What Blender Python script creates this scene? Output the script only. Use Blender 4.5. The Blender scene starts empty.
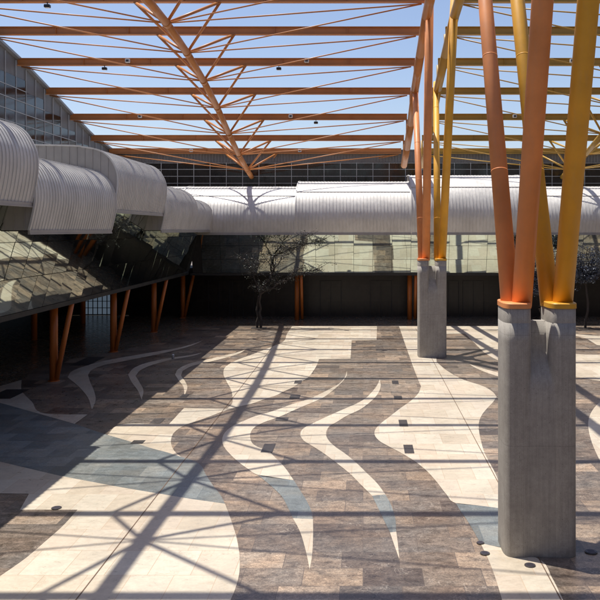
import bpy, bmesh, math, random
from mathutils import Vector, Matrix
from mathutils.geometry import tessellate_polygon
random.seed(7)
R = math.radians
S = bpy.context.scene
C = S.collection

# ------------------------------------------------------------------ camera, sky, sun, exposure
F, CAMZ, VX, VY = 780.0, 7.2, 363.0, 230.0          # focal length in px of a 600 px wide picture; vanishing point
cam = bpy.data.objects.new('camera', bpy.data.cameras.new('camera')); C.objects.link(cam)
cam.location = (0, 0, CAMZ); cam.rotation_euler = (R(90), 0, 0)
cam.data.sensor_width = 36; cam.data.lens = 36 * F / 600
cam.data.shift_x = (300 - VX) / 600; cam.data.shift_y = (VY - 300) / 600
cam.data.clip_start = 0.1; cam.data.clip_end = 2000
S.camera = cam

SUNV = Vector((-0.27, 0.143, 1.0)).normalized()     # towards the sun
W = bpy.data.worlds.new('World'); S.world = W; W.use_nodes = True
nt = W.node_tree; nt.nodes.clear()
sky = nt.nodes.new('ShaderNodeTexSky'); sky.sky_type = 'NISHITA'; sky.sun_disc = False
sky.sun_elevation = math.asin(SUNV.z); sky.sun_rotation = math.atan2(SUNV.x, SUNV.y)
sky.air_density = 1.0; sky.dust_density = 1.1; sky.ozone_density = 1.6
bg = nt.nodes.new('ShaderNodeBackground'); bg.inputs['Strength'].default_value = 0.13
wo = nt.nodes.new('ShaderNodeOutputWorld')
hs = nt.nodes.new('ShaderNodeMix'); hs.data_type = 'RGBA'; hs.blend_type = 'MULTIPLY'; hs.inputs[0].default_value = 1
hs.inputs[7].default_value = (1.06, 0.995, 1.015, 1)
nt.links.new(sky.outputs[0], hs.inputs[6]); nt.links.new(hs.outputs[2], bg.inputs[0]); nt.links.new(bg.outputs[0], wo.inputs[0])
sun = bpy.data.objects.new('sun', bpy.data.lights.new('sun', 'SUN')); C.objects.link(sun)
sun.data.energy = 4.9; sun.data.angle = R(0.5); sun.data.color = (1.0, 0.945, 0.85)
sun.rotation_euler = SUNV.to_track_quat('Z', 'Y').to_euler(); sun.location = (-20, 20, 60)
S.view_settings.view_transform = 'Standard'; S.view_settings.look = 'None'
S.view_settings.exposure = 0.22; S.view_settings.gamma = 1.0; S.view_settings.use_curve_mapping = False
try:
    S.cycles.max_bounces = 8; S.cycles.glossy_bounces = 4; S.cycles.diffuse_bounces = 4
except Exception: pass

# ------------------------------------------------------------------ materials
class NB:
    def __init__(s, name):
        s.m = bpy.data.materials.new(name); s.m.use_nodes = True
        s.t = s.m.node_tree; s.b = s.t.nodes['Principled BSDF']
    def n(s, kind, **kw):
        x = s.t.nodes.new(kind)
        for k, v in kw.items():
            if k in x.inputs: x.inputs[k].default_value = v
            else: setattr(x, k, v)
        return x
    def l(s, a, b): s.t.links.new(a, b)
    def pos(s, sx=1, sy=1, sz=1, obj=False):
        if obj:
            g = s.n('ShaderNodeTexCoord').outputs['Object']
        else:
            g = s.n('ShaderNodeNewGeometry').outputs['Position']
        mp = s.n('ShaderNodeMapping'); mp.inputs['Scale'].default_value = (sx, sy, sz)
        s.l(g, mp.inputs[0]); return mp.outputs[0]
    def noise(s, vec, scale, detail=4, rough=0.55):
        x = s.n('ShaderNodeTexNoise'); x.inputs['Scale'].default_value = scale
        x.inputs['Detail'].default_value = detail; x.inputs['Roughness'].default_value = rough
        s.l(vec, x.inputs['Vector']); return x.outputs['Fac']
    def ramp(s, fac, stops):
        r = s.n('ShaderNodeValToRGB'); e = r.color_ramp.elements
        e[0].position, e[0].color = stops[0][0], (*stops[0][1], 1)
        e[1].position, e[1].color = stops[-1][0], (*stops[-1][1], 1)
        for p, c in stops[1:-1]:
            k = e.new(p); k.color = (*c, 1)
        s.l(fac, r.inputs[0]); return r.outputs[0]
    def mix(s, a, b, fac, mode='MIX'):
        x = s.n('ShaderNodeMix', data_type='RGBA', blend_type=mode)
        for sock, v in ((x.inputs[0], fac), (x.inputs[6], a), (x.inputs[7], b)):
            if isinstance(v, (int, float)): sock.default_value = v
            elif isinstance(v, tuple): sock.default_value = (*v, 1)
            else: s.l(v, sock)
        return x.outputs[2]
    def bump(s, h, strength=0.3, dist=0.02):
        x = s.n('ShaderNodeBump'); x.inputs['Strength'].default_value = strength
        x.inputs['Distance'].default_value = dist
        s.l(h, x.inputs['Height']); s.l(x.outputs[0], s.b.inputs['Normal'])
    def out(s, col=None, rough=None, metal=None):
        for k, v in (('Base Color', col), ('Roughness', rough), ('Metallic', metal)):
            if v is None: continue
            if isinstance(v, tuple): s.b.inputs[k].default_value = (*v, 1)
            elif isinstance(v, (int, float)): s.b.inputs[k].default_value = v
            else: s.l(v, s.b.inputs[k])
        return s.m

def g3(v): return (v, v, v)

def paint(name, col, rough=0.4, var=0.12, metal=0.0, dust=0.1):
    b = NB(name); p = b.pos()
    n1 = b.noise(p, 0.9, 6); n2 = b.noise(b.pos(1, 1, 0.12), 9, 4)
    f = b.ramp(n1, [(0.3, g3(1 - var)), (0.7, g3(1 + var * 0.5))])
    c = b.mix(col, f, 1.0, 'MULTIPLY')
    d = b.ramp(n2, [(0.5, g3(0)), (0.8, g3(dust))])
    c = b.mix(c, tuple(min(1, x * .5 + .12) for x in col), d)
    r = b.ramp(n1, [(0.3, g3(rough - .07)), (0.7, g3(rough + .1))])
    return b.out(c, r, metal)

def stone(name, tones, bw, bh, mortar, mott=0.35, rough=0.3, vein=None, jw=0.008, speck=0.0, bk=0.12):
    """slabs laid in courses: every slab its own tone, mottling and veins inside it"""
    b = NB(name); p = b.pos()
    br = b.n('ShaderNodeTexBrick'); b.l(p, br.inputs['Vector'])
    br.offset = 0.37; br.offset_frequency = 2
    br.inputs['Color1'].default_value = (0, 0, 0, 1); br.inputs['Color2'].default_value = (1, 1, 1, 1)
    br.inputs['Mortar'].default_value = (0.5, 0.5, 0.5, 1)
    br.inputs['Scale'].default_value = 1; br.inputs['Mortar Size'].default_value = jw
    br.inputs['Mortar Smooth'].default_value = 0.3
    br.inputs['Brick Width'].default_value = bw; br.inputs['Row Height'].default_value = bh
    tone = b.ramp(br.outputs['Color'], tones)
    # larger fields of slabs of one batch
    big = b.noise(b.pos(1, 1, 1), 0.23, 2)
    tone = b.mix(tone, b.ramp(big, [(0.35, g3(0.82)), (0.65, g3(1.12))]), 0.7, 'MULTIPLY')
    m1 = b.noise(b.pos(1, 1.6, 1), 3.1, 8, 0.7)
    m2 = b.noise(p, 14, 6, 0.7)
    mm = b.ramp(m1, [(0.32, g3(1 - mott)), (0.5, g3(1.0)), (0.72, g3(1 + mott))])
    c = b.mix(tone, mm, 1.0, 'MULTIPLY')
    c = b.mix(c, b.ramp(m2, [(0.3, g3(1 - mott * .7)), (0.7, g3(1 + mott * .6))]), 1.0, 'MULTIPLY')
    if vein:
        v = b.n('ShaderNodeTexVoronoi', feature='DISTANCE_TO_EDGE'); v.inputs['Scale'].default_value = 3.2
        w = b.n('ShaderNodeVectorMath', operation='ADD')
        nn = b.n('ShaderNodeTexNoise'); nn.inputs['Scale'].default_value = 4; b.l(p, nn.inputs['Vector'])
        sc = b.n('ShaderNodeVectorMath', operation='SCALE'); sc.inputs['Scale'].default_value = 0.55
        b.l(nn.outputs['Color'], sc.inputs[0]); b.l(p, w.inputs[0]); b.l(sc.outputs[0], w.inputs[1])
        b.l(w.outputs[0], v.inputs['Vector'])
        vf = b.ramp(v.outputs['Distance'], [(0.0, g3(vein[1])), (0.035, g3(0))])
        vf = b.mix(vf, b.ramp(b.noise(p, 1.3, 3), [(0.5, g3(0)), (0.62, g3(1))]), 1.0, 'MULTIPLY')
        c = b.mix(c, vein[0], vf)
    if speck:
        m3 = b.noise(b.pos(1, 1.5, 1), 26, 8, 0.8)
        c = b.mix(c, b.ramp(m3, [(0.36, g3(1 - speck)), (0.5, g3(1.0)), (0.66, g3(1 + speck * 1.3))]), 1.0, 'MULTIPLY')
        gy_ = b.noise(b.pos(.8, 1, 1), 0.9, 3)
        c = b.mix(c, b.ramp(gy_, [(0.4, (1.05, 1.0, .93)), (0.6, (.90, .95, .98))]), 0.8, 'MULTIPLY')
    c = b.mix(c, mortar, br.outputs['Fac'])
    # dirt
    c = b.mix(c, b.ramp(b.noise(p, 0.55, 7, 0.65), [(0.3, g3(0.8)), (0.55, g3(1.0))]), 0.6, 'MULTIPLY')
    r = b.ramp(m1, [(0.3, g3(rough - .06)), (0.7, g3(rough + .14))])
    b.bump(m2, bk, 0.01)
    return b.out(c, r)

M = {}
M['brown'] = stone('brown_marble', [(0.0, (.105, .082, .070)), (.2, (.215, .163, .125)), (.4, (.145, .120, .104)), (.58, (.30, .225, .165)), (.75, (.175, .143, .120)), (.9, (.25, .20, .16)), (1.0, (.40, .30, .22))],
                   1.25, 0.83, (.12, .095, .078), 0.55, 0.30, ((.50, .43, .36), 0.5), speck=0.5)
M['cream'] = stone('cream_limestone', [(0.0, (.535, .455, .35)), (.3, (.585, .51, .40)), (.55, (.635, .57, .46)), (.8, (.60, .52, .42)), (1.0, (.575, .48, .37))],
                   0.9, 1.25, (.48, .36, .25), 0.11, 0.30, ((.46, .31, .18), 0.4), 0.008)
M['blue'] = stone('blue_slate', [(0.0, (.155, .165, .162)), (.5, (.20, .212, .206)), (1.0, (.26, .268, .256))],
                  0.7, 0.95, (.13, .155, .165), 0.2, 0.32, ((.4, .45, .47), 0.3), speck=0.3)
M['outer'] = stone('polished_beige_stone', [(0.0, (.17, .135, .095)), (1.0, (.24, .19, .14))], 1.2, 1.2, (.12, .1, .07), 0.2, 0.2, bk=0.02)
M['square'] = stone('dark_slab', [(0.0, (.04, .035, .035)), (1.0, (.075, .065, .06))], 3, 3, (.04, .035, .03), 0.3, 0.35)
M['joint'] = paint('joint_filler', (.16, .10, .065), 0.8, 0.2)

def concrete():
    b = NB('board_marked_concrete'); p = b.pos()
    n1 = b.noise(p, 1.4, 8, 0.65); n2 = b.noise(b.pos(1, 1, 0.05), 16, 6, 0.7); n3 = b.noise(p, 55, 5, .7); n4 = b.noise(p, 9, 6, .7)
    c = b.ramp(n1, [(0.3, (.31, .285, .255)), (0.55, (.37, .345, .31)), (0.75, (.43, .405, .37))])
    c = b.mix(c, b.ramp(n2, [(0.38, g3(.84)), (0.55, g3(1.04))]), 0.6, 'MULTIPLY')
    c = b.mix(c, b.ramp(n4, [(0.35, g3(.85)), (0.65, g3(1.08))]), 0.7, 'MULTIPLY')
    c = b.mix(c, b.ramp(n3, [(0.35, g3(.8)), (0.65, g3(1.12))]), 0.7, 'MULTIPLY')
    sx = b.n('ShaderNodeSeparateXYZ'); b.l(b.pos(), sx.inputs[0])
    a = b.n('ShaderNodeMath', operation='MULTIPLY'); b.l(sx.outputs[0], a.inputs[0]); a.inputs[1].default_value = 7.1
    f = b.n('ShaderNodeMath', operation='FRACT'); b.l(a.outputs[0], f.inputs[0])
    c = b.mix(c, b.ramp(f.outputs[0], [(0.0, g3(.62)), (0.035, g3(.72)), (0.06, g3(1.0))]), 0.6, 'MULTIPLY')
    a = b.n('ShaderNodeMath', operation='MULTIPLY'); b.l(sx.outputs[2], a.inputs[0]); a.inputs[1].default_value = 0.41
    f = b.n('ShaderNodeMath', operation='FRACT'); b.l(a.outputs[0], f.inputs[0])
    c = b.mix(c, b.ramp(f.outputs[0], [(0.0, g3(.65)), (0.006, g3(.75)), (0.009, g3(1.0))]), 0.6, 'MULTIPLY')
    vo = b.n('ShaderNodeTexVoronoi'); vo.inputs['Scale'].default_value = 9; b.l(p, vo.inputs['Vector'])
    c = b.mix(c, b.ramp(vo.outputs['Distance'], [(0.05, g3(.4)), (0.10, g3(1.0))]), 0.8, 'MULTIPLY')
    # darker towards the ground, the edge broken by noise
    hz = b.n('ShaderNodeMath', operation='MULTIPLY_ADD'); b.l(n1, hz.inputs[0]); hz.inputs[1].default_value = 1.2; b.l(sx.outputs[2], hz.inputs[2])
    c = b.mix(c, b.ramp(hz.outputs[0], [(0.55, g3(.72)), (0.85, g3(1.0))]), 0.8, 'MULTIPLY')
    b.bump(n3, 0.35, 0.006)
    return b.out(c, 0.75)
M['concrete'] = concrete()
M['orange'] = paint('orange_paint', (.76, .29, .10), 0.5, 0.2, dust=.25)
M['rust'] = paint('red_orange_paint', (.52, .205, .06), 0.42, 0.14)
M['yellow'] = paint('yellow_paint', (.76, .39, .035), 0.5, 0.2, dust=.25)
M['mustard'] = paint('mustard_paint', (.45, .26, .04), 0.42, 0.14)
M['colorange'] = paint('deep_orange_paint', (.55, .16, .03), 0.35, 0.1)

def sheet_metal(name, col, rough, metal):
    b = NB(name); p = b.pos()
    n1 = b.noise(p, 0.7, 6, 0.6); n2 = b.noise(b.pos(1, 1, .3), 5, 5)
    c = b.mix(col, b.ramp(n1, [(0.3, g3(.86)), (0.7, g3(1.05))]), 1.0, 'MULTIPLY')
    c = b.mix(c, b.ramp(n2, [(0.4, g3(.88)), (0.65, g3(1.0))]), 0.7, 'MULTIPLY')
    r = b.ramp(n2, [(0.3, g3(rough - .06)), (0.7, g3(rough + .1))])
    b.bump(n1, 0.08, 0.05)
    return b.out(c, r, metal)
M['zinc'] = sheet_metal('zinc_sheet', (.68, .67, .65), 0.48, 0.2)
M['zinc_dark'] = sheet_metal('weathered_zinc_sheet', (.30, .295, .30), 0.5, 0.35)
M['trim'] = sheet_metal('edge_trim_metal', (.42, .40, .385), 0.45, 0.4)

def mirror_glass():
    b = NB('green_mirror_glass'); p = b.pos()
    n = b.noise(p, 0.8, 2)
    b.bump(n, 0.015, 0.05)
    return b.out((.49, .56, .51), 0.025, 1.0)
M['glass'] = mirror_glass()
def dark_panel(name, col, rough, jx):
    b = NB(name); p = b.pos()
    br = b.n('ShaderNodeTexBrick'); 
    mp = b.n('ShaderNodeMapping'); mp.inputs['Rotation'].default_value = (R(90), 0, 0)
    b.l(b.pos(), mp.inputs[0]); b.l(mp.outputs[0], br.inputs['Vector']); br.offset = 0
    br.inputs['Color1'].default_value = (*[x * .75 for x in col], 1); br.inputs['Color2'].default_value = (*[x * 1.3 for x in col], 1)
    br.inputs['Mortar'].default_value = (*[x * 2.5 for x in col], 1)
    br.inputs['Brick Width'].default_value = jx; br.inputs['Row Height'].default_value = 1.3
    br.inputs['Mortar Size'].default_value = 0.012; br.inputs['Scale'].default_value = 1
    c = b.mix(br.outputs['Color'], b.ramp(b.noise(p, 2.5, 5), [(0.35, g3(.6)), (0.65, g3(1.3))]), 1.0, 'MULTIPLY')
    return b.out(c, rough)
M['blackwall'] = dark_panel('black_wall_panel', (.014, .011, .009), 0.3, 1.48)
M['ceiling'] = paint('dark_ceiling', (.035, .03, .028), 0.8, 0.2)
M['backing'] = paint('dark_backing', (.02, .02, .02), 0.6, 0.1)
M['greywall'] = sheet_metal('grey_wall_sheet', (.17, .165, .165), 0.55, 0.2)
M['pane_dark'] = paint('dark_window_glass', (.018, .014, .012), 0.12, 0.2)
M['pane_sky'] = paint('sky_toned_glass', (.06, .075, .09), 0.15, 0.15)  # grey-blue base colour imitates sky mirrored in the panes
M['mullion'] = paint('pale_mullion_metal', (.42, .43, .44), 0.45, 0.05)
M['plaster'] = paint('beige_plaster', (.20, .17, .145), 0.8, 0.1)
M['black'] = paint('black_metal', (.02, .02, .022), 0.4, 0.1)
M['white'] = paint('white_enamel', (.75, .75, .74), 0.35, 0.05)
M['steel'] = sheet_metal('steel_cover', (.10, .09, .11), 0.4, 0.5)
M['bark'] = paint('dark_bark', (.045, .036, .032), 0.9, 0.3)
def leafmat(name, col):
    b = NB(name); oi = b.n('ShaderNodeNewGeometry')
    c = b.ramp(oi.outputs['Random Per Island'], [(0.0, tuple(x * .5 for x in col)), (0.6, col), (1.0, tuple(min(1, x * 1.9) for x in col))])
    return b.out(c, 0.5)
M['leaf_grey'] = leafmat('grey_green_leaf', (.075, .078, .065))
M['leaf_blue'] = leafmat('blue_grey_leaf', (.07, .085, .12))
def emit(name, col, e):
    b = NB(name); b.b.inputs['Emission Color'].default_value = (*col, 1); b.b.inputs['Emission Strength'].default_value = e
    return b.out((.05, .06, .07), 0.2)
M['daylit'] = emit('daylit_door_glass', (.35, .47, .62), 0.16)  # emission stands in for daylight coming through from beyond the door

# ------------------------------------------------------------------ mesh helpers
def tag(o, label=None, cat=None, group=None, kind=None):
    if label: o['label'] = label
    if cat: o['category'] = cat
    if group: o['group'] = group
    if kind: o['kind'] = kind
    return o
def empty(name, loc, label, cat, group=None, rz=0):
    o = bpy.data.objects.new(name, None); C.objects.link(o); o.location = loc; o.rotation_euler.z = rz
    o.empty_display_size = 0.5
    return tag(o, label, cat, group)
class MB:
    """collects shapes in WORLD coordinates; build() links one object with its origin at its parent's place"""
    def __init__(s): s.bm = bmesh.new()
    def box(s, x0, x1, y0, y1, z0, z1, bev=0):
        r = bmesh.ops.create_cube(s.bm, size=1)
        for v in r['verts']:
            v.co = Vector((x0 + (v.co.x + .5) * (x1 - x0), y0 + (v.co.y + .5) * (y1 - y0), z0 + (v.co.z + .5) * (z1 - z0)))
        if bev:
            es = list({e for v in r['verts'] for e in v.link_edges})
            bmesh.ops.bevel(s.bm, geom=es, offset=bev, segments=2, affect='EDGES', clamp_overlap=True)
        return s
    def tube(s, p, q, r0, r1=None, seg=16, cap=True):
        p, q = Vector(p), Vector(q); r1 = r0 if r1 is None else r1
        d = (q - p); z = d.normalized(); x = z.orthogonal().normalized(); y = z.cross(x)
        a = [s.bm.verts.new(p + (x * math.cos(t) + y * math.sin(t)) * r0) for t in [i * 2 * math.pi / seg for i in range(seg)]]
        b = [s.bm.verts.new(q + (x * math.cos(t) + y * math.sin(t)) * r1) for t in [i * 2 * math.pi / seg for i in range(seg)]]
        for i in range(seg):
            f = s.bm.faces.new((a[i], a[(i + 1) % seg], b[(i + 1) % seg], b[i])); f.smooth = True
        if cap:
            s.bm.faces.new(a[::-1]); s.bm.faces.new(b)
        return s
    def poly(s, pts):
        f = s.bm.faces.new([s.bm.verts.new(Vector(p)) for p in pts]); return f
    def bar(s, p, q, w, h, up=(0, 0, 1)):
        p, q = Vector(p), Vector(q); z = (q - p).normalized(); u = Vector(up)
        x = z.cross(u).normalized(); u = x.cross(z)
        c = [(-w / 2, -h / 2), (w / 2, -h / 2), (w / 2, h / 2), (-w / 2, h / 2)]
        a = [s.bm.verts.new(p + x * i + u * j) for i, j in c]; b = [s.bm.verts.new(q + x * i + u * j) for i, j in c]
        for i in range(4): s.bm.faces.new((a[i], a[(i + 1) % 4], b[(i + 1) % 4], b[i]))
        s.bm.faces.new(a[::-1]); s.bm.faces.new(b); return s
    def build(s, name, mat, parent=None, smooth=None, local=False, loc=None):
        bmesh.ops.recalc_face_normals(s.bm, faces=s.bm.faces[:])
        me = bpy.data.meshes.new(name); 
        root = parent
        off = Vector((0, 0, 0))
        if root is not None and not local:
            while root is not None: off += Vector(root.location); root = root.parent
        if loc is not None: off = Vector(loc)
        if off.length: bmesh.ops.translate(s.bm, verts=s.bm.verts[:], vec=-off)
        s.bm.to_mesh(me); s.bm.free(); me.materials.append(mat)
        if smooth is not None:
            for p in me.polygons: p.use_smooth = smooth
        o = bpy.data.objects.new(name, me); C.objects.link(o)
        if parent: o.parent = parent
        if loc is not None: o.location = loc
        return o

def gp(x, y):        # a point of the floor seen at pixel x, y of the 600 px photograph -> plan coordinates
    d = F * CAMZ / (y - VY); return ((x - VX) * d / F, d)

# ------------------------------------------------------------------ floor and its stone pattern
b = MB(); b.poly([(-400, -400, -0.012), (400, -400, -0.012), (400, 700, -0.012), (-400, 700, -0.012)])
gr = b.build('ground', M['plaster']); tag(gr, kind='structure')
b = MB(); b.poly([(-40, -20, 0), (40, -20, 0), (40, 90, 0), (-40, 90, 0)])
tag(b.build('floor', M['brown']), kind='structure')

def smooth_poly(pts, thr=41):
    n = len(pts); out = []
    W2 = [Vector(gp(*p)) for p in pts]
    def sharp(i):
        a, b_, c = Vector(pts[i - 1]), Vector(pts[i]), Vector(pts[(i + 1) % n])
        u, v = (b_ - a), (c - b_)
        if u.length < 1e-6 or v.length < 1e-6: return True
        return abs(u.angle(v)) > R(thr)
    sh = [sharp(i) for i in range(n)]
    for i in range(n):
        p1, p2 = W2[i], W2[(i + 1) % n]
        p0 = p1 * 2 - p2 if sh[i] else W2[i - 1]
        p3 = p2 * 2 - p1 if sh[(i + 1) % n] else W2[(i + 2) % n]
        if sh[i] and sh[(i + 1) % n]: out.append(p1); continue
        # centripetal tangents, limited
        L = (p2 - p1).length
        def tan(a, b_, c):
            l1, l2 = max((b_ - a).length, 1e-4), max((c - b_).length, 1e-4)
            t = ((b_ - a) / l1 * l2 + (c - b_) / l2 * l1) / (l1 + l2)
            return t * L
        t1 = (p2 - p1) if sh[i] else tan(p0, p1, p2)
        t2 = (p2 - p1) if sh[(i + 1) % n] else tan(p1, p2, p3)
        for k in range(6):
            t = k / 6
            h = (2 * t**3 - 3 * t**2 + 1) * p1 + (t**3 - 2 * t**2 + t) * t1 + (-2 * t**3 + 3 * t**2) * p2 + (t**3 - t**2) * t2
            out.append(h)
    return out
def inlay(name, pts, mat, z, thr=41):
    p = smooth_poly(pts, thr)
    v3 = [Vector((q.x, q.y, z)) for q in p]
    tri = tessellate_polygon([v3])
    bm = bmesh.new(); vs = [bm.verts.new(v) for v in v3]
    for t in tri:
        try: bm.faces.new([vs[i] for i in t])
        except ValueError: pass
    bmesh.ops.recalc_face_normals(bm, faces=bm.faces[:])
    for f in bm.faces:
        if f.normal.z < 0: f.normal_flip()
    me = bpy.data.meshes.new(name); bm.to_mesh(me); bm.free(); me.materials.append(mat)
    o = bpy.data.objects.new(name, me); C.objects.link(o); tag(o, kind='structure'); return o

CREAM, BLUE = [], []
CREAM.append([(292, 326.3), (377, 326.3), (376.7, 340), (351.7, 340.5), (350.5, 358.8), (319, 359.3), (317, 365), (313, 371.5), (307, 378.5), (300, 382.5), (293, 387.5), (284, 391.5),
              (275, 396), (263, 400), (251, 404), (232, 408.5), (220, 412.7), (200, 420.3), (186, 425), (176, 431), (171, 440), (172, 447), (176, 453), (181, 457), (165, 452), (150, 448), (136, 443.4), (120, 438.7),
              (107.5, 435), (120, 424.8), (169, 424.2), (184, 408.2), (227, 408.8), (231.5, 404.5), (232.5, 397.5), (231, 390), (226.5, 381.5), (223.5, 374), (226, 366.5), (235, 361), (251, 355), (263, 350.5), (275, 345.5), (281, 343), (287, 334)])
CREAM.append([(-60, 449), (-30, 455.5), (0, 462), (30, 469), (60, 476), (90, 481.7), (120, 487.3), (140, 490.7), (160, 494), (190, 499), (225, 504), (232, 523), (237, 540), (239.7, 560), (239, 575), (235, 590), (228, 606), (215, 640),
              (190, 700), (-500, 700), (-60, 620), (-20, 590), (0, 576.5), (25, 559), (45, 542), (62, 527), (77.5, 510), (20, 510), (29, 494), (-60, 493)])
CREAM.append([(347, 370.5), (345, 377), (340, 383), (330, 389), (318, 395), (309, 399), (300, 402), (290, 405), (280, 408.8), (268, 412.7), (256, 416), (244, 421), (233, 426), (226.5, 431), (222.7, 437), (222.2, 441), (224.7, 448),
              (230.7, 455), (237, 461), (247, 468.5), (257.5, 475), (293.7, 480.5), (285, 468), (275, 457.5), (267, 450.5), (257, 446.7), (253, 444), (250.4, 438.7), (250.7, 433), (253, 429), (262.7, 423), (274.7, 418.7), (280, 416.7),
              (293, 410.8), (306.7, 405), (322.7, 398), (333, 390.5), (342.7, 381.5), (346.5, 376)])
BLUE.append([(257.5, 475), (272, 487), (282, 497), (288, 508), (293, 518.5), (313, 519.5), (311, 510.5), (306, 500), (300.5, 491), (293.7, 480.5)])
CREAM.append([(293, 518.5), (300, 532), (305, 548), (309.7, 569.5), (311.5, 560), (313, 540), (313, 519.5)])
CREAM.append([(379.8, 379.5), (377, 385.5), (372, 392), (364, 399.5), (357, 403.5), (346.7, 408), (333, 414), (320, 420), (312, 424), (305, 427.5), (301, 431.5), (300.3, 436), (304, 441), (312, 446), (322.7, 452.8), (335, 462), (350, 474),
              (361, 485), (372, 496), (385.3, 494.6), (377.5, 484), (366, 472.5), (354, 461), (344, 453), (336, 447.5), (329, 441), (326.3, 436), (326.6, 431.3), (330, 426.2), (337, 422), (346.7, 416), (360, 409.7), (366.7, 405), (374, 398.7), (378.7, 392.5), (380.7, 386)])
BLUE.append([(372, 496), (377, 506), (383, 518.5), (390, 532.8), (396.3, 532), (395, 517.5), (391, 505), (385.3, 494.6)])
CREAM.append([(390, 532.8), (394.5, 546), (399.3, 559.5), (398, 545), (396.3, 532)])
CREAM.append([(399, 326.3), (404, 341), (410.7, 360), (417, 377), (421, 386.5), (418.7, 392.8), (412, 400), (400, 408.7), (388, 418), (380, 424.3), (375, 430.3), (374.6, 434.7), (378.7, 440.5), (389, 446.7), (400, 452.5), (411, 459),
              (425, 469.5), (437, 482.5), (446, 494), (455.5, 503.3), (479, 505.8), (503.5, 509), (503, 499), (500, 487), (496, 475), (490, 463.5), (484.5, 453), (481, 441), (479, 430.7), (479, 422.7), (482, 415), (487, 408.7), (492.7, 402.7), (496.7, 397), (492.7, 392),
              (483, 386.3), (464.7, 380.3), (450, 372.7), (436.7, 362.3), (436, 345), (443, 334), (465, 333.7), (475, 343.5), (487, 354.5), (500, 361.5), (520, 370), (540, 376), (575, 377), (600, 381), (640, 380), (640, 354), (575, 354), (560, 345), (556, 334), (560, 326.3)])
BLUE.append([(455.5, 503.3), (461, 512), (468, 522), (475, 534), (480.5, 543.5), (515, 551), (509, 530), (503.5, 509), (479, 505.8)])
CREAM.append([(480.5, 543.5), (488, 559), (495, 577), (502, 600), (514, 640), (583, 640), (563, 600), (552, 578), (540, 560), (515, 551)])
CREAM.append([(470, 364.5), (480, 367.6), (500, 373.3), (520, 379), (540, 385), (540, 389), (520, 383.5), (500, 377.2), (482, 371), (472, 366)])
CREAM.append([(640, 390), (610, 396), (599, 403), (591, 413), (588.3, 422), (589, 432), (592, 443), (597, 455), (604, 468), (620, 490), (660, 520), (760, 560), (760, 390)])
CREAM.append([(640, 342), (612, 343), (599, 345.5), (592, 342), (584, 338), (574, 336), (574, 334), (590, 335.5), (640, 334)])
# left, under the eaves
CREAM.append([(67.5, 377.5), (72.5, 371), (82.5, 367), (100, 362), (125, 357), (150, 352.8), (175, 348.5), (193, 344), (203, 340.5), (193, 345.2), (175, 350.5), (150, 356), (125, 361), (104, 365.3), (93, 369.3), (88, 375), (90, 382), (94, 391), (95.6, 400), (92, 409.8), (88, 398), (78, 386)])
CREAM.append([(203, 352.5), (193, 354.7), (170, 358), (147, 362.8), (135, 367.5), (128, 374.7), (131.5, 382), (138, 391), (141.7, 400), (143.3, 390), (139.5, 382.5), (135.5, 376), (141, 370), (154, 364.5), (170, 360.2), (193, 356)])
CREAM.append([(246, 349.5), (240, 351.6), (209.7, 359), (189, 363.8), (178.5, 369), (175, 374.7), (178.7, 380.5), (183, 386), (184.5, 396), (187.3, 387), (184.5, 380.5), (181, 376), (182.5, 371), (193, 365.8), (212, 361.3), (240, 353.2)])
OUTER = [(640, 325.6), (294, 325.6), (270, 325.8), (196, 327.2), (182, 335), (158, 343), (120, 350), (98, 354.5), (60, 361), (32, 370), (21.5, 380), (0, 386), (-100, 375), (-250, 352), (-250, 318), (-100, 309), (640, 309)]
CREAM.append([(21.5, 380), (22, 391), (32, 402), (46, 413.8), (87.5, 414.7), (74.5, 424), (50, 417), (25, 410), (0, 403), (-100, 385), (-100, 375), (0, 386)])
BLUE.append([(-100, 385), (0, 403), (25, 410), (50, 417), (74.5, 424), (92, 430), (107.5, 435), (120, 438.7), (136, 443.4), (150, 448), (165, 452), (181, 457), (190, 459.5), (199, 464), (206, 475), (214, 487), (221, 496), (225, 504),
             (190, 499), (160, 494), (140, 490.7), (120, 487.3), (90, 481.7), (60, 476), (30, 469), (0, 462), (-30, 455.5), (-60, 449)])
for p in CREAM: inlay('floor_inlay', p, M['cream'], 0.008)
inlay('floor_inlay', OUTER, M['outer'], 0.004)
for p in BLUE: inlay('floor_inlay', p, M['blue'], 0.008)
# dark square slabs set flush in the paving
for (x0, x1, y0, y1, sk) in [(399, 407.5, 420, 426.7, 1.5), (404, 413.5, 445, 453.7, 2), (262.5, 274, 444, 452.7, -1.8), (152, 162.7, 418.7, 423.8, -3), (181, 188, 394.5, 397.5, -1), (294.5, 301.5, 380.7, 383.8, -.5),
                             (392, 398.5, 380.7, 384.2, .5), (79, 97, 357, 365.5, -3), (-4, 20, 389.5, 399, -4), (276, 288, 417.5, 421, -1), (394, 402, 396, 399.5, .5), (290, 300, 395, 398.5, -1), (132, 144, 440.5, 444, -1)]:
    yc = (y0 + y1) / 2
    X0 = gp(x0, yc)[0]; X1 = gp(x1, yc)[0]; Y0 = gp(0, y1)[1]; Y1 = gp(0, y0)[1]
    q = MB(); q.poly([(X0, Y0, .012), (X1, Y0, .012), (X1, Y1, .012), (X0, Y1, .012)])
    tag(q.build('floor_inlay', M['square']), kind='structure')
q = MB()
for X in (-5.58, 3.85):
    q.poly([(X - .012, 5, .016), (X + .012, 5, .016), (X + .012, 57, .016), (X - .012, 57, .016)])
tag(q.build('floor_joint', M['joint']), kind='structure')

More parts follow.
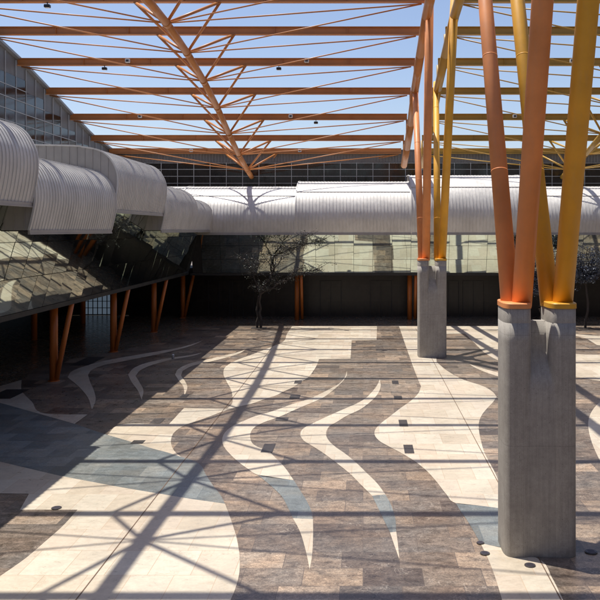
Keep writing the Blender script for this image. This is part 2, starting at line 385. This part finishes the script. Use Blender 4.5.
# ------------------------------------------------------------------ steel roof
s_ = 4.459
def BY(n): return 45.0 + s_ * n
HB = {-8: 13.0, -7: 13.2, -6: 13.3, -5: 13.3, -4: 13.2, -3: 12.9, -2: 12.45, -1: 12.05, 0: 11.48, 1: 10.65, 2: 9.60, 3: 8.46, 4: 7.41, 5: 6.81}
HK = {-8: 9.3, -7: 9.4, -6: 9.6, -5: 10.0, -4: 10.4, -3: 10.35, -2: 10.16, -1: 9.71, 0: 9.02, 1: 8.09, 2: 6.92, 3: 5.83, 4: 5.0, 5: 4.28}
def KY(n): return BY(n) + s_ / 2      # the truss nodes hang half way between two beams
HG = {-8: 12.1, -7: 12.2, -6: 12.3, -5: 12.3, -4: 12.2, -3: 12.0, -2: 11.6, -1: 11.1, 0: 10.1, 1: 8.95, 2: 7.35, 3: 6.15, 4: 5.2}
def roof(xe, xg, xk, xl, xr, mat, label):
    T = empty('roof_frame', (xk, BY(0), 0), label, 'roof frame')
    for n in range(-8, 6):
        z = CAMZ + HB[n]; y = BY(n); m = MB()
        a, c_ = min(xe, xg), max(xe, xg)
        m.box(a, c_, y - .15, y + .15, z - .23, z - .195); m.box(a, c_, y - .15, y + .15, z + .195, z + .23); m.box(a, c_, y - .02, y + .02, z - .195, z + .195)
        # stiffeners and a splice plate
        for i in range(1, 6):
            xx = a + (c_ - a) * i / 6; m.box(xx - .012, xx + .012, y - .13, y - .02, z - .195, z + .195); m.box(xx - .012, xx + .012, y + .02, y + .13, z - .195, z + .195)
        m.build('beam', mat, T)
    m = MB()
    for n in range(-8, 5): m.tube((xk, KY(n), CAMZ + HK[n]), (xk, KY(n + 1), CAMZ + HK[n + 1]), .20, seg=20)
    for n in range(-8, 6): m.tube((xk - .0, KY(n) - .14, CAMZ + HK[n] + .02), (xk, KY(n) + .14, CAMZ + HK[n] - .02), .225, seg=20)
    m.build('lower_chord', mat, T)
    m = MB()
    for n in range(-8, 4): m.tube((xg, BY(n), CAMZ + HG[n]), (xg, BY(n + 1), CAMZ + HG[n + 1]), .25, seg=24)
    m.build('main_girder', mat, T)
    for n in range(-8, 6):
        if n in HG:
            m = MB(); m.tube((xg, BY(n), CAMZ + HG[n]), (xg, BY(n), CAMZ + HB[n] - .2), .09, seg=12); m.build('hanger_post', mat, T)
    for n in range(-8, 6):
        k = (xk, KY(n), CAMZ + HK[n])
        for xx in (xl, xr):
            m = MB(); m.tube(k, (xx, BY(n), CAMZ + HB[n] - .2), .075, seg=12); m.build('strut', mat, T)
            if n + 1 in HB:
                m = MB(); m.tube(k, (xx, BY(n + 1), CAMZ + HB[n + 1] - .2), .075, seg=12); m.build('strut', mat, T)
        for xx in (xe, xg):
            sg = 1 if xx > xk else -1
            for nn in (n, n + 1):
                if nn in HB:
                    m = MB(); m.tube((xk, KY(n), CAMZ + HK[n]), (xx - sg * .25, BY(nn), CAMZ + HB[nn] - .3), .038, seg=8); m.build('tie_rod', mat, T)
    return T
roof(-21.9, 3.3, -9.65, -11.88, -7.42, M['rust'], 'red-orange steel roof frame over the left bay, its beams hung with thin tie rods')
roof(30.0, 4.75, 17.25, 15.02, 19.48, M['mustard'], 'mustard yellow steel roof frame over the bay right of the pillars')

# ------------------------------------------------------------------ branching columns
def pier_ring(cx, cy, w, n=64):
    xs = []
    for i in range(n + 1):
        t = -math.cos(math.pi * i / n); xs.append(t * .8099)
    xs = sorted(set([round(x, 5) for x in xs] + [-.50, .50, -.19, .19, -.1902, .1902, -.195, .195, -.205, .205, -.215, .215, -.2, .2, -.23, .23, -.3, .3]))
    pts = []
    def hy(x):
        e = 0; N = 4.0
        for c0 in (-.50, .50):
            u = (x - c0) / .31
            if abs(u) < 1: e = max(e, .60 * (1 - abs(u) ** N) ** (1 / N))
        if abs(x) < .50: e = max(e, w)
        return e
    fr = [(cx + x, cy - hy(x)) for x in xs]; bk = [(cx + x, cy + hy(x)) for x in reversed(xs[1:-1])]
    return fr + bk
def pillar(cy, label, dtop, far=False, lean=1.5):
    cx = 3.93
    T = empty('branching_column', (cx, cy, 0), label, 'column', 'branching columns on concrete piers')
    bm = MB(); rings = []
    zs = [(-.02, .575), (3.5, .575), (3.72, .56), (3.85, .535), (3.97, .49), (4.08, .43), (4.2, .35), (4.33, .27), (4.5, .19), (4.75, .14), (5.15, .11)]
    for z, w in zs: rings.append([bm.bm.verts.new((x, y, z)) for x, y in pier_ring(cx, cy, w)])
    for a, c_ in zip(rings, rings[1:]):
        L = len(a)
        for i in range(L):
            f = bm.bm.faces.new((a[i], a[(i + 1) % L], c_[(i + 1) % L], c_[i])); f.smooth = True
    bm.bm.faces.new(rings[-1])
    for c0 in (-.50, .50):
        def el(z, k=1.0):
            return [bm.bm.verts.new((cx + c0 + .31 * k * math.copysign(abs(math.cos(t)) ** (2 / 4.0), math.cos(t)), cy + .60 * k * math.copysign(abs(math.sin(t)) ** (2 / 4.0), math.sin(t)), z)) for t in [i * math.pi / 24 for i in range(48)]]
        a, c_, d_ = el(5.15), el(5.48), el(5.50, .96)
        for u, v in ((a, c_), (c_, d_)):
            for i in range(48):
                f = bm.bm.faces.new((u[i], u[(i + 1) % 48], v[(i + 1) % 48], v[i])); f.smooth = True
        bm.bm.faces.new(d_)
    bm.build('pier', M['concrete'], T)
    HA = {0: dtop[0], 1: dtop[1]}
    for c0, m_, xa0, xa1, xb, xc in ((-.50, M['orange'], -.56, -.60, -.35, -.22), (.50, M['yellow'], .34, .27, .57, .72)):
        if far: xa1, xc = {-.56: (-.60, -.5), .34: (.75, .80)}[xa0]
        f = MB()
        def el2(z, k): return [f.bm.verts.new((cx + c0 + .325 * k * math.copysign(abs(math.cos(t)) ** .5, math.cos(t)), cy + .615 * k * math.copysign(abs(math.sin(t)) ** .5, math.sin(t)), z)) for t in [i * math.pi / 24 for i in range(48)]]
        rr = [el2(5.47, 1.0), el2(5.57, 1.0), el2(5.585, .97)]
        for u, v in zip(rr, rr[1:]):
            for i in range(48): f.bm.faces.new((u[i], u[(i + 1) % 48], v[(i + 1) % 48], v[i]))
        f.bm.faces.new(rr[-1]); f.bm.faces.new(rr[0][::-1])
        f.build('flange', m_, T)
        q = MB(); q.tube((cx + xa0, cy + .12, 5.5), (cx + xa1, cy + s_ * lean, CAMZ + HA[1]), .215, .175, seg=40); [q.tube(Vector((cx + xa0, cy + .12, 5.5)).lerp(Vector((cx + xa1, cy + s_ * lean, CAMZ + HA[1])), t_), Vector((cx + xa0, cy + .12, 5.5)).lerp(Vector((cx + xa1, cy + s_ * lean, CAMZ + HA[1])), t_ + .0014), .215 - .04 * t_ + .004, seg=40) for t_ in (.21, .42, .63, .84)]; q.build('branch', m_, T)
        q = MB(); q.tube((cx + xb, cy - .12, 5.5), (cx + xc, cy - s_ + .1, CAMZ + HA[0]), .225, .22, seg=40); q.build('branch', m_, T)
    return T
pillar(17.72, 'tall concrete pier nearest the viewer, carrying two orange and two yellow steel branches', (13.2, 13.2))
pillar(44.55, 'smaller distant concrete pier at the far edge of the court, carrying orange and yellow branches', (12.0, 9.45), True, 1.22)

# ------------------------------------------------------------------ halls round the court
def shell_part(parent, T4, L, prof, name='roof_shell', pitch=.26, near_wall=True):
    """curved sheet metal shell: profile (out, z) swept along local x, real standing seams, closed ends"""
    m = MB(); n = len(prof)
    # refine the profile
    P = [Vector(p) for p in prof]; fine = []
    for i in range(n - 1):
        p0 = P[max(i - 1, 0)]; p1, p2 = P[i], P[i + 1]; p3 = P[min(i + 2, n - 1)]
        k = 5 if (p2 - p1).length < 2.2 else 1
        for j in range(k):
            t = j / k
            if k == 1: fine.append(p1); continue
            fine.append(.5 * ((2 * p1) + (-p0 + p2) * t + (2 * p0 - 5 * p1 + 4 * p2 - p3) * t * t + (-p0 + 3 * p1 - 3 * p2 + p3) * t**3))
    fine.append(P[-1])
    rows = []
    for x in (0, L): rows.append([m.bm.verts.new((x, -p.x, p.y)) for p in fine])
    for i in range(len(fine) - 1):
        f = m.bm.faces.new((rows[0][i], rows[0][i + 1], rows[1][i + 1], rows[1][i])); f.smooth = True
    # seams
    k = int(L / pitch)
    nor = []
    for i in range(len(fine)):
        a = fine[max(i - 1, 0)]; c_ = fine[min(i + 1, len(fine) - 1)]; d = (c_ - a).normalized(); nor.append(Vector((d.y, -d.x)))
    for j in range(1, k):
        x = L * j / k; h = .028; w = .011
        pr = [(p + nn * h) for p, nn in zip(fine, nor)]
        for i in range(len(fine) - 1):
            a, c_, d, e = fine[i], fine[i + 1], pr[i + 1], pr[i]
            va = [m.bm.verts.new((x - w, -q.x, q.y)) for q in (a, c_, d, e)]; vb = [m.bm.verts.new((x + w, -q.x, q.y)) for q in (a, c_, d, e)]
            m.bm.faces.new(va); m.bm.faces.new(vb[::-1]); m.bm.faces.new((va[3], va[2], vb[2], vb[3]))
    ii = [i for i in range(len(fine)) if fine[i].x < -.9 and fine[i].y > 9][:1] + [i for i in range(len(fine)) if fine[i].x < -2.3 and fine[i].y > 9][:1]
    for i in ii:      # overlaps of the sheets along the shell
        p, nn = fine[i], nor[i]; m.bar((0.01, -(p.x + nn.x * .016), p.y + nn.y * .016), (L - .01, -(p.x + nn.x * .016), p.y + nn.y * .016), .06, .05)
    o = m.build(name, M['zinc'], parent, local=True); o.matrix_local = T4
    # end walls with vertical ribs
    zb = fine[0].y; back = fine[-1].x
    for x in (0.02, L - .02):
        e = MB()
        pts = [(x, -p.x + .02, p.y - .01) for p in fine] + [(x, -back, zb)]
        vs = [Vector(p) for p in pts]
        tri = tessellate_polygon([[Vector((v.y, v.z, 0)) for v in vs]])
        bv = [e.bm.verts.new(v) for v in vs]
        for t in tri:
            try: e.bm.faces.new([bv[i] for i in t])
            except ValueError: pass
        oo = -.35
        while oo > -6:
            zt = max(p.y for p in fine if True)
            for i in range(len(fine) - 1):
                a, c_ = fine[i], fine[i + 1]
                if (a.x - oo) * (c_.x - oo) <= 0 and a.y > 9 and a.x != c_.x: zt = a.y + (c_.y - a.y) * (oo - a.x) / (c_.x - a.x)
            s2 = -1 if x < 1 else 1
            e.box(min(x, x + s2 * .03), max(x, x + s2 * .03), -oo - .012, -oo + .012, zb + .02, zt - .03)
            oo -= .36
        e.build('end_wall', M['trim'], o, local=True)
    t = MB(); t.box(-.0, L, -fine[0].x - .05, -fine[0].x + .02, zb - .16, zb + .0); t.box(0.0, L, -fine[0].x - .075, -fine[0].x - .05, zb - .16, zb - .12)
    t.build('edge_trim', M['trim'], o, local=True)
    for xx in (0.0, L):
        t = MB()
        for i in range(len(fine) - 1):
            a, c_ = fine[i] + nor[i] * .02, fine[i + 1] + nor[i + 1] * .02
            t.bar((xx, -a.x, a.y), (xx, -c_.x, c_.y), .07, .06, up=(1, 0, .01))
        t.build('verge_trim', M['zinc'], o, local=True)
    u = MB(); u.box(0.05, L - .05, -fine[0].x + .03, -fine[0].x + 6, zb - .05, zb - .01)
    u.build('soffit', M['ceiling'], o, local=True)
    return o
def mat4(x, y, rz): return Matrix.Translation((x, y, 0)) @ Matrix.Rotation(rz, 4, 'Z')

HIGH = [(-.12, 8.15), (0, 8.7), (.08, 9.3), (.06, 9.8), (-.08, 10.2), (-.35, 10.6), (-.8, 10.88), (-1.5, 11.02), (-2.6, 11.1), (-10.3, 11.25)]
LOW = [(-.22, 7.2), (-.1, 7.7), (0, 8.25), (-.02, 8.75), (-.16, 9.2), (-.45, 9.6), (-.95, 9.9), (-1.6, 10.05), (-2.6, 10.13), (-10.3, 10.25)]
LOWER = [(p[0] - .1, p[1] if p[1] < 7.5 else 7.7 + (p[1] - 7.7) * .78) for p in LOW]
FHIGH = [(-.25, 6.98), (-.08, 7.6), (0, 8.15), (-.1, 8.8), (-.42, 9.5), (-1.0, 10.15), (-1.9, 10.7), (-3.2, 11.05), (-4.8, 11.2), (-7.5, 11.28)]
FHIGH2 = [(p[0], 6.98 + (p[1] - 6.98) * 1.12) for p in FHIGH]
FLOW = [(p[0], 6.98 + (p[1] - 6.98) * .90) for p in FHIGH]

def pane(parent, pts, jit):
    """one glass pane, a hair out of true like real facade glazing"""
    c = sum((Vector(p) for p in pts), Vector()) / 4
    n = (Vector(pts[1]) - Vector(pts[0])).cross(Vector(pts[3]) - Vector(pts[0])).normalized()
    a = (Vector(pts[1]) - Vector(pts[0])).normalized(); u = n.cross(a)
    m = MB(); rot = Matrix.Rotation(random.gauss(0, jit), 3, a) @ Matrix.Rotation(random.gauss(0, jit), 3, u)
    f = [c + rot @ ((Vector(p) - c) * 1.0) for p in pts]; th = n * .006
    va = [m.bm.verts.new(p + th) for p in f]; vb = [m.bm.verts.new(p - th) for p in f]
    m.bm.faces.new(va); m.bm.faces.new(vb[::-1])
    for i in range(4): m.bm.faces.new((va[i], vb[i], vb[(i + 1) % 4], va[(i + 1) % 4]))
    o = m.build('glass_pane', M['glass'], parent); return o

# --- left hall
LX = -11.45
LH = empty('exhibition_hall', (-18, 36, 0), 'hall along the left side with bulging grey metal shells above a leaning mirror glass front', 'building')
left_spans = [(9.3, 18.25, LOW), (18.25, 27.2, HIGH), (27.2, 36.1, LOW), (36.1, 45.0, HIGH), (45.0, 53.9, LOW), (53.9, 59.9, LOWER)]
for i, (y0, y1, pr) in enumerate(left_spans):
    o = shell_part(LH, mat4(LX - (.02 if i == 5 else 0) + 18, y0 - 36, R(90)), y1 - y0 - (.0), pr)
SL = .30
def gx(z): return -13.6 + (z - 3.95) * SL
rows = [3.95, 5.35, 6.75, 8.13]
cols = [18.2 + 1.4863 * i for i in range(29)]
for i in range(len(cols) - 1):
    for j in range(3):
        g = .012; z0, z1 = rows[j] + g, rows[j + 1] - g; y0, y1 = cols[i] + g, cols[i + 1] - g
        pane(LH, [(gx(z0), y0, z0), (gx(z0), y1, z0), (gx(z1), y1, z1), (gx(z1), y0, z1)], .007)
m = MB()
m.poly([(gx(3.95) - .06, 2, 3.95), (gx(3.95) - .06, 61.2, 3.95), (gx(8.2) - .06, 61.2, 8.2), (gx(8.2) - .06, 2, 8.2)])
m.box(-14.0, -13.62, 2, 61.0, 3.72, 3.93)
m.build('glazing_frame', M['backing'], LH)
m = MB(); m.box(-26, -13.9, 2, 61.755, 3.93, 4.2); m.build('arcade_ceiling', M['ceiling'], LH)
m = MB(); m.box(-26.4, -26, 2, 66.4, 0, 4.2); m.box(-26, -19.5, 66.4, 66.7, 0, 4.2); m.build('ground_floor_wall', M['blackwall'], LH)
# glazed door at the end of the arcade
d = MB(); d.box(-23.75, -21.35, 66.30, 66.34, 0, 2.3); dd = d.build('glass_door', M['daylit'], LH)
d = MB()
for i in range(7):
    x = -23.75 + 2.4 * i / 6; d.box(x - .03, x + .03, 66.24, 66.30, 0, 2.3)
for i in range(5):
    z = .03 + 2.24 * i / 4; d.box(-23.72, -21.38, 66.255, 66.295, z - .025, z + .025)
d.build('door_frame', M['black'], dd)
for k in range(-1, 4):
    y = 37.2 + 8.9 * k
    c_ = MB(); c_.tube((-14.75, y, 0), (-14.75, y, 3.95), .19, seg=28); c_.tube((-14.75, y, 0.0), (-14.75, y, .03), .27, seg=28); co = c_.build('column', M['colorange'], LH)
    c_ = MB(); c_.tube((-14.6, y - .05, .12), (-13.75, y - .35, 3.8), .12, seg=20); c_.build('brace', M['colorange'], co)
for y in (33.2, 42.1, 51, 59.9):
    c_ = MB(); c_.tube((-21.5, y, 0), (-21.5, y, 3.95), .19, seg=20); c_.build('column', M['colorange'], LH)
# upper wall rising behind the shells, its top following the roof
XW = -21.95
def eave(y):
    n = (y - 45) / s_; i = max(-8, min(4, math.floor(n))); t = n - i
    return CAMZ + HB[i] * (1 - t) + HB[i + 1] * t + .15
m = MB(); ys = [BY(-8) + (BY(5) + .6 - BY(-8)) * i / 60 for i in range(61)]
for a, c_ in zip(ys, ys[1:]):
    m.poly([(XW, a, 9.5), (XW, c_, 9.5), (XW, c_, eave(c_)), (XW, a, eave(a))])
m.build('upper_wall', M['greywall'], LH)
m = MB()
for a, c_ in zip(ys, ys[1:]): m.bar((XW + .06, a, eave(a) + .08), (XW + .06, c_, eave(c_) + .08), .4, .16)
m.build('eave_trim', M['zinc_dark'], LH)
k = 0; y = BY(-4)
while y < BY(5) - 1:
    top = eave(y + 1.47) - .75; top = 9.5 + .74 * math.floor((top - 9.5) / .74)
    darks = []; mu = MB(); j = 0; z = 9.5; cnt = [0, 0]
    while z < top - .1:
        which = 0 if ((j * 2 + k // 2) % 5 in (0, 3) or random.random() < .12) else 1
        cnt[which] += 1
        if which == 0: darks.append((z + .03, z + .71))
        mu.box(XW + .046, XW + .075, y + .035, y + 1.435, z - .02, z + .02)
        z += .74; j += 1
    mu.box(XW + .02, XW + .08, y - .02, y + .02, 9.5, eave(y) - .12)
    if z < 9.6: break
    q = MB(); q.box(XW + .005, XW + .03, y + .025, y + 1.445, 9.5, z - .02); w0 = q.build('window', M['pane_sky'], LH)
    for za, zb_ in darks:
        q = MB(); q.box(XW + .031, XW + .044, y + .035, y + 1.435, za, zb_); q.build('dark_pane', M['pane_dark'], w0)
    mu.build('window_frame', M['mullion'], w0)
    y += 1.47; k += 1

# --- far hall
YF = 59.75
FHALL = empty('exhibition_hall', (4, 66, 0), 'hall closing the far end, white ribbed shells over mirror glass and black ground floor', 'building')
far_spans = [(-23.0, -14.1, FLOW), (-14.1, -5.2, FLOW), (-5.2, 3.73, FHIGH), (3.73, 12.65, FHIGH2), (12.65, 21.57, FLOW), (21.57, 30.4, FHIGH)]
for i, (x0, x1, pr) in enumerate(far_spans):
    shell_part(FHALL, mat4(x0 - 4, YF - 66, 0), x1 - x0 - .04, pr)
def gy(z): return 61.35 - (z - 3.83) * SL
rows = [3.83, 4.9, 5.97, 7.04]
x = -14.1 + 1.4863
i = 0
while x < 21.5:
    for j in range(3):
        g = .012; z0, z1 = rows[j] + g, rows[j + 1] - g; x0, x1 = x + g, x + 1.4863 - g
        pane(FHALL, [(x1, gy(z0), z0), (x0, gy(z0), z0), (x0, gy(z1), z1), (x1, gy(z1), z1)], .005)
    x += 1.4863
m = MB(); m.poly([(-13.4, gy(3.83) + .06, 3.83), (30, gy(3.83) + .06, 3.83), (30, gy(7.0) + .06, 7.0), (-13.4, gy(7.0) + .06, 7.0)]); m.box(-13.6, 30, 61.4, 61.75, 3.62, 3.82)
m.build('glazing_frame', M['backing'], FHALL)
m = MB(); m.box(-26, 30.4, 61.76, 66.3, 3.82, 4.2); m.build('arcade_ceiling', M['ceiling'], FHALL)
m = MB(); m.box(-19.5, 30.4, 65.0, 65.4, 0, 3.82); m.build('ground_floor_wall', M['blackwall'], FHALL)
for x0 in (-12.9, -10.9, -3.6, .6, 6.2, 8.3, 15.0):
    m = MB(); m.box(x0, x0 + .07, 64.93, 65.0, 0, 3.0); m.box(x0 + 1.75, x0 + 1.82, 64.93, 65.0, 0, 3.0); m.box(x0 + .07, x0 + 1.75, 64.94, 64.998, 2.93, 3.0); m.box(x0 + .88, x0 + .94, 64.94, 64.998, 0, 2.93)
    m.build('door_frame', M['black'], FHALL)
for X in (-5.3, 3.75, 12.8, 21.9):
    c_ = MB(); c_.tube((X, 62.7, 0), (X, 62.7, 3.82), .19, seg=24); co = c_.build('column', M['colorange'], FHALL)
    c_ = MB(); c_.tube((X + .42, 62.5, .1), (X + .42, 61.65, 3.7), .12, seg=20); c_.build('brace', M['colorange'], co)
YU = 67.6
m = MB(); m.box(-21.9, 30.4, YU, YU + .4, 11, 13.05); m.build('upper_wall', M['backing'], FHALL)
m = MB(); m.box(-21.9, 30.4, YU - .02, YU + .4, 13.05, 14.05)
xx = -21.9
while xx < 30.3:
    m.box(xx, xx + .12, YU - .07, YU - .02, 13.07, 14.03); xx += .26
m.box(-21.9, 30.4, YU - .14, YU + .5, 14.05, 14.16)
m.build('parapet', M['greywall'], FHALL)
x = -21.7
while x < 30:
    m = MB(); m.box(x + .03, x + 1.38, YU - .035, YU - .005, 10.95, 13.03); w0 = m.build('window', M['pane_dark'], FHALL)
    m = MB(); m.box(x - .02, x + .02, YU - .09, YU - .04, 10.95, 13.04)
    for z in (11.25, 11.85, 12.45, 13.0): m.box(x + .02, x + 1.39, YU - .085, YU - .04, z - .018, z + .018)
    m.build('window_frame', M['mullion'], w0)
    x += 1.41

# --- unseen halls added right and behind to cut sky light into the court
RH = empty('exhibition_hall', (31, 30, 0), 'unseen plain hall added beyond the right edge to block light from the horizon', 'building')
m = MB(); m.box(30.6, 31.2, -19, 68, 0, 19.5); m.build('wall', M['plaster'], RH)
m = MB(); m.box(30.5, 30.59, -19, 68, 4, 8); m.build('window_band', M['pane_dark'], RH)
BH = empty('exhibition_hall', (0, -6, 0), 'unseen plain hall added behind the viewer to shade the court from the rear', 'building')
m = MB(); m.box(-30, 31, -7, -6, 0, 17); m.build('wall', M['plaster'], BH)
m = MB(); m.box(-30, 30, -5.99, -5.9, 9, 12); m.build('window_band', M['pane_dark'], BH)

# ------------------------------------------------------------------ trees
def tree(name, base, label, segs, leaves, leafmat_, seed, twigs=0):
    rnd = random.Random(seed)
    T = empty(name, base, label, 'tree')
    B = Vector(base); m = MB(); tips = []
    for (p, q, r0, r1) in segs:
        p, q = Vector(p) + B, Vector(q) + B
        # slightly crooked limbs
        prev = p; k = 5; pr = r0
        for i in range(1, k + 1):
            t = i / k; c = p.lerp(q, t) + (Vector((rnd.uniform(-1, 1), rnd.uniform(-1, 1), rnd.uniform(-1, 1))) * .05 * (q - p).length if i < k else Vector())
            rr = r0 + (r1 - r0) * t; m.tube(prev, c, pr, rr, seg=8, cap=False); prev = c; pr = rr
            if r1 < .05: tips.append(c)
    tw = []
    for i in range(twigs):
        a = rnd.choice(tips); d = Vector((rnd.gauss(0, 1), rnd.gauss(0, 1), rnd.gauss(.12, .3))).normalized() * rnd.uniform(.3, .9)
        mid = a + d * .5 + Vector((0, 0, rnd.uniform(-.06, .1)))
        m.tube(a, mid, .014, .01, seg=5, cap=False); m.tube(mid, a + d, .01, .005, seg=5, cap=False); tw += [mid, a + d, a + d * .75]
    m.build('trunk', M['bark'], T)
    f = MB(); src = tw or tips
    for i in range(leaves):
        c = rnd.choice(src) + Vector((rnd.gauss(0, .11), rnd.gauss(0, .11), rnd.gauss(0, .08)))
        a = Vector((rnd.gauss(0, 1), rnd.gauss(0, 1), rnd.gauss(0, .5))).normalized(); n = a.orthogonal().normalized()
        n = Matrix.Rotation(rnd.uniform(0, 6.28), 3, a) @ n; L = rnd.uniform(.06, .13); w = L * .34
        f.poly([c, c + a * L * .5 + n * w, c + a * L, c + a * L * .5 - n * w])
    f.build('crown', leafmat_, T)
    return T
X0, Y0 = gp(259, 328)
for (px_, py_) in ((X0, Y0), (13.1, 57.6), (16.3, 57.2)):
    q = MB(); q.poly([(px_ - .55, py_ - .55, .012), (px_ + .55, py_ - .55, .012), (px_ + .55, py_ + .55, .012), (px_ - .55, py_ + .55, .012)])
    tag(q.build('tree_pit', M['square']), kind='structure')
tree('olive_tree', (X0, Y0, 0), 'small sparse twin-stemmed tree standing at the far left edge of the sunlit paving', [
    ((-.12, 0, 0), (-.05, .05, 2.2), .09, .07), ((.12, 0, 0), (.1, 0, 2.4), .1, .08), ((-.05, .05, 2.1), (.1, 0, 2.7), .08, .07),
    ((.1, 0, 2.4), (-.5, .1, 4.0), .07, .03), ((-.5, .1, 4.0), (-1.3, 0, 5.2), .03, .015), ((-.5, .1, 4.0), (-.5, .3, 5.4), .03, .015), ((-.4, .1, 3.7), (.1, -.2, 4.9), .03, .015),
    ((.1, 0, 2.5), (1.6, .0, 3.35), .08, .04), ((1.6, 0, 3.35), (3.2, .2, 4.0), .04, .025), ((3.2, .2, 4.0), (5.0, .1, 4.75), .025, .012), ((2.2, 0, 3.6), (3.2, -.3, 4.6), .03, .012), ((3.4, .2, 4.1), (4.4, .3, 4.2), .02, .01),
    ((.1, 0, 2.4), (1.1, .3, 4.4), .07, .04), ((1.1, .3, 4.4), (2.2, .3, 5.9), .04, .02), ((2.2, .3, 5.9), (4.4, .2, 6.6), .02, .012), ((1.1, .3, 4.4), (1.6, 0, 6.2), .035, .012), ((1.7, .3, 5.2), (3.2, .2, 6.1), .02, .012), ((2.4, .3, 6.0), (3.6, .5, 6.9), .02, .01), ((1.0, .3, 4.3), (.1, .3, 5.6), .03, .012)],
    2300, M['leaf_grey'], 3, twigs=420)
tree('olive_tree', (13.1, 57.6, 0), 'blue-grey leafy tree at the far end, glimpsed between the orange and yellow branches', [
    ((0, 0, 0), (.1, 0, 2.3), .13, .1), ((.1, 0, 2.3), (-.7, 0, 3.6), .08, .04), ((.1, 0, 2.3), (.7, .2, 3.8), .08, .04), ((-.7, 0, 3.6), (-1.0, .2, 5.9), .04, .02), ((-.7, 0, 3.6), (-.3, -.3, 6.0), .04, .02),
    ((.7, .2, 3.8), (1.2, 0, 5.6), .04, .02), ((.7, .2, 3.8), (.2, .3, 5.8), .04, .02), ((-.5, 0, 3.2), (-1.4, -.2, 4.3), .03, .015), ((.2, 0, 2.6), (-.8, .1, 3.0), .03, .015)],
    9500, M['leaf_blue'], 5, twigs=420)
tree('olive_tree', (16.3, 57.2, 0), 'round-headed blue-grey tree right of the yellow branches, standing in for a reflected crown', [
    ((0, 0, 0), (.05, 0, 3.2), .1, .07), ((.05, 0, 3.2), (-.5, .1, 5.2), .05, .02), ((.05, 0, 3.2), (.6, .1, 5.3), .05, .02), ((.05, 0, 3.2), (.1, -.3, 5.8), .05, .02), ((.0, 0, 3.2), (-.6, .3, 4.5), .03, .015), ((.0, 0, 3.4), (.7, -.3, 4.6), .03, .015)],
    7000, M['leaf_blue'], 9, twigs=300)  # added tree imitates a crown mirrored in the glass behind

# ------------------------------------------------------------------ small things
def floodlight(px, n, below, label):
    X = (px - VX) * BY(n) / F; z = CAMZ + HB[n]; y = BY(n)
    up = -1 if below else 1
    base = (X, y - .1, z + (-.23 if below else .0))
    T = empty('floodlight', base, label, 'floodlight', 'floodlights fixed to the roof beams')
    h = MB()
    if below:
        h.box(X - .15, X + .15, y - .2, y + .02, z - .52, z - .36, .02); h.build('housing', M['black'], T)
        q = MB(); q.box(X - .02, X + .02, y - .1, y - .06, z - .37, z - .235); q.build('bracket', M['black'], T)
        q = MB(); q.box(X - .12, X + .12, y - .17, y - .01, z - .532, z - .522); q.build('lens', M['white'], T)
    else:
        h.box(X - .14, X + .14, y - .38, y - .18, z - .1, z + .14, .02); h.build('housing', M['white'], T)
        q = MB(); q.box(X - .03, X + .03, y - .19, y - .14, z - .12, z + .12); q.build('bracket', M['black'], T)
        q = MB(); q.box(X - .09, X + .09, y - .392, y - .382, z - .06, z + .08); q.build('lens', M['pane_sky'], T)
for px, n, bl, lb in [(129, 1, 0, 'white floodlight left of the hanging truss on the second beam in view'), (105, 1, 1, 'black floodlight slung under the second beam in view, far left'),
                      (307, 1, 0, 'white floodlight right of the hanging truss on the second beam in view'), (279, 1, 1, 'black floodlight slung under the second beam, just right of the truss'),
                      (571, 1, 0, 'white floodlight on a mustard beam between the two nearest yellow branches'), (141, 3, 0, 'white floodlight left of the truss on the fourth beam in view'),
                      (291, 3, 0, 'white floodlight right of the truss on the fourth beam in view'), (316, 3, 1, 'black floodlight slung under the fourth beam, right of a white one'),
                      (514, 3, 0, 'white floodlight on a mustard beam behind the nearest orange branch'), (192, 5, 0, 'white floodlight on the farthest beam, left of the truss tip'),
                      (300, 5, 0, 'white floodlight on the farthest beam, right of the truss tip'), (48, -1, 1, 'black floodlight slung under the nearest visible beam, top left corner')]:
    floodlight(px, n, bl, lb)
def drain(px, py, r, label):
    x, y = gp(px, py); T = empty('drain_cover', (x, y, 0), label, 'drain cover', 'round covers let into the paving')
    m = MB(); m.tube((x, y, .0085), (x, y, .026), r, r * .98, seg=32); m.build('frame', M['square'], T)
    m = MB(); m.tube((x, y, .0265), (x, y, .034), r * .84, r * .82, seg=32)
    for k in range(-2, 3): m.box(x - r * .55, x + r * .55, y + k * r * .25 - .008, y + k * r * .25 + .008, .0345, .037)
    m.build('lid', M['steel'], T)
drain(480.5, 543.5, .09, 'round cover left of the near pier, upper one of two close together')
drain(485, 554, .11, 'round cover left of the near pier, lower one of two close together')
drain(530, 566, .12, 'dark round cover on cream stone just in front of the near pier')
drain(591, 552.5, .14, 'round bluish cover in the shadow right of the near pier')
drain(56.5, 508.5, .13, 'round cover alone on the paving at lower left, on a beam shadow')
x, y = gp(173, 359)
T = empty('bollard_light', (x, y, 0), 'tiny pale bollard light standing alone on the shaded paving at left', 'bollard light')
m = MB(); m.tube((x, y, 0), (x, y, .2), .07, .07, seg=20); m.tube((x, y, 0), (x, y, .02), .1, .1, seg=20); m.build('post', M['trim'], T)
m = MB(); m.tube((x, y, .2), (x, y, .27), .085, .05, seg=20); m.build('cap', M['white'], T)
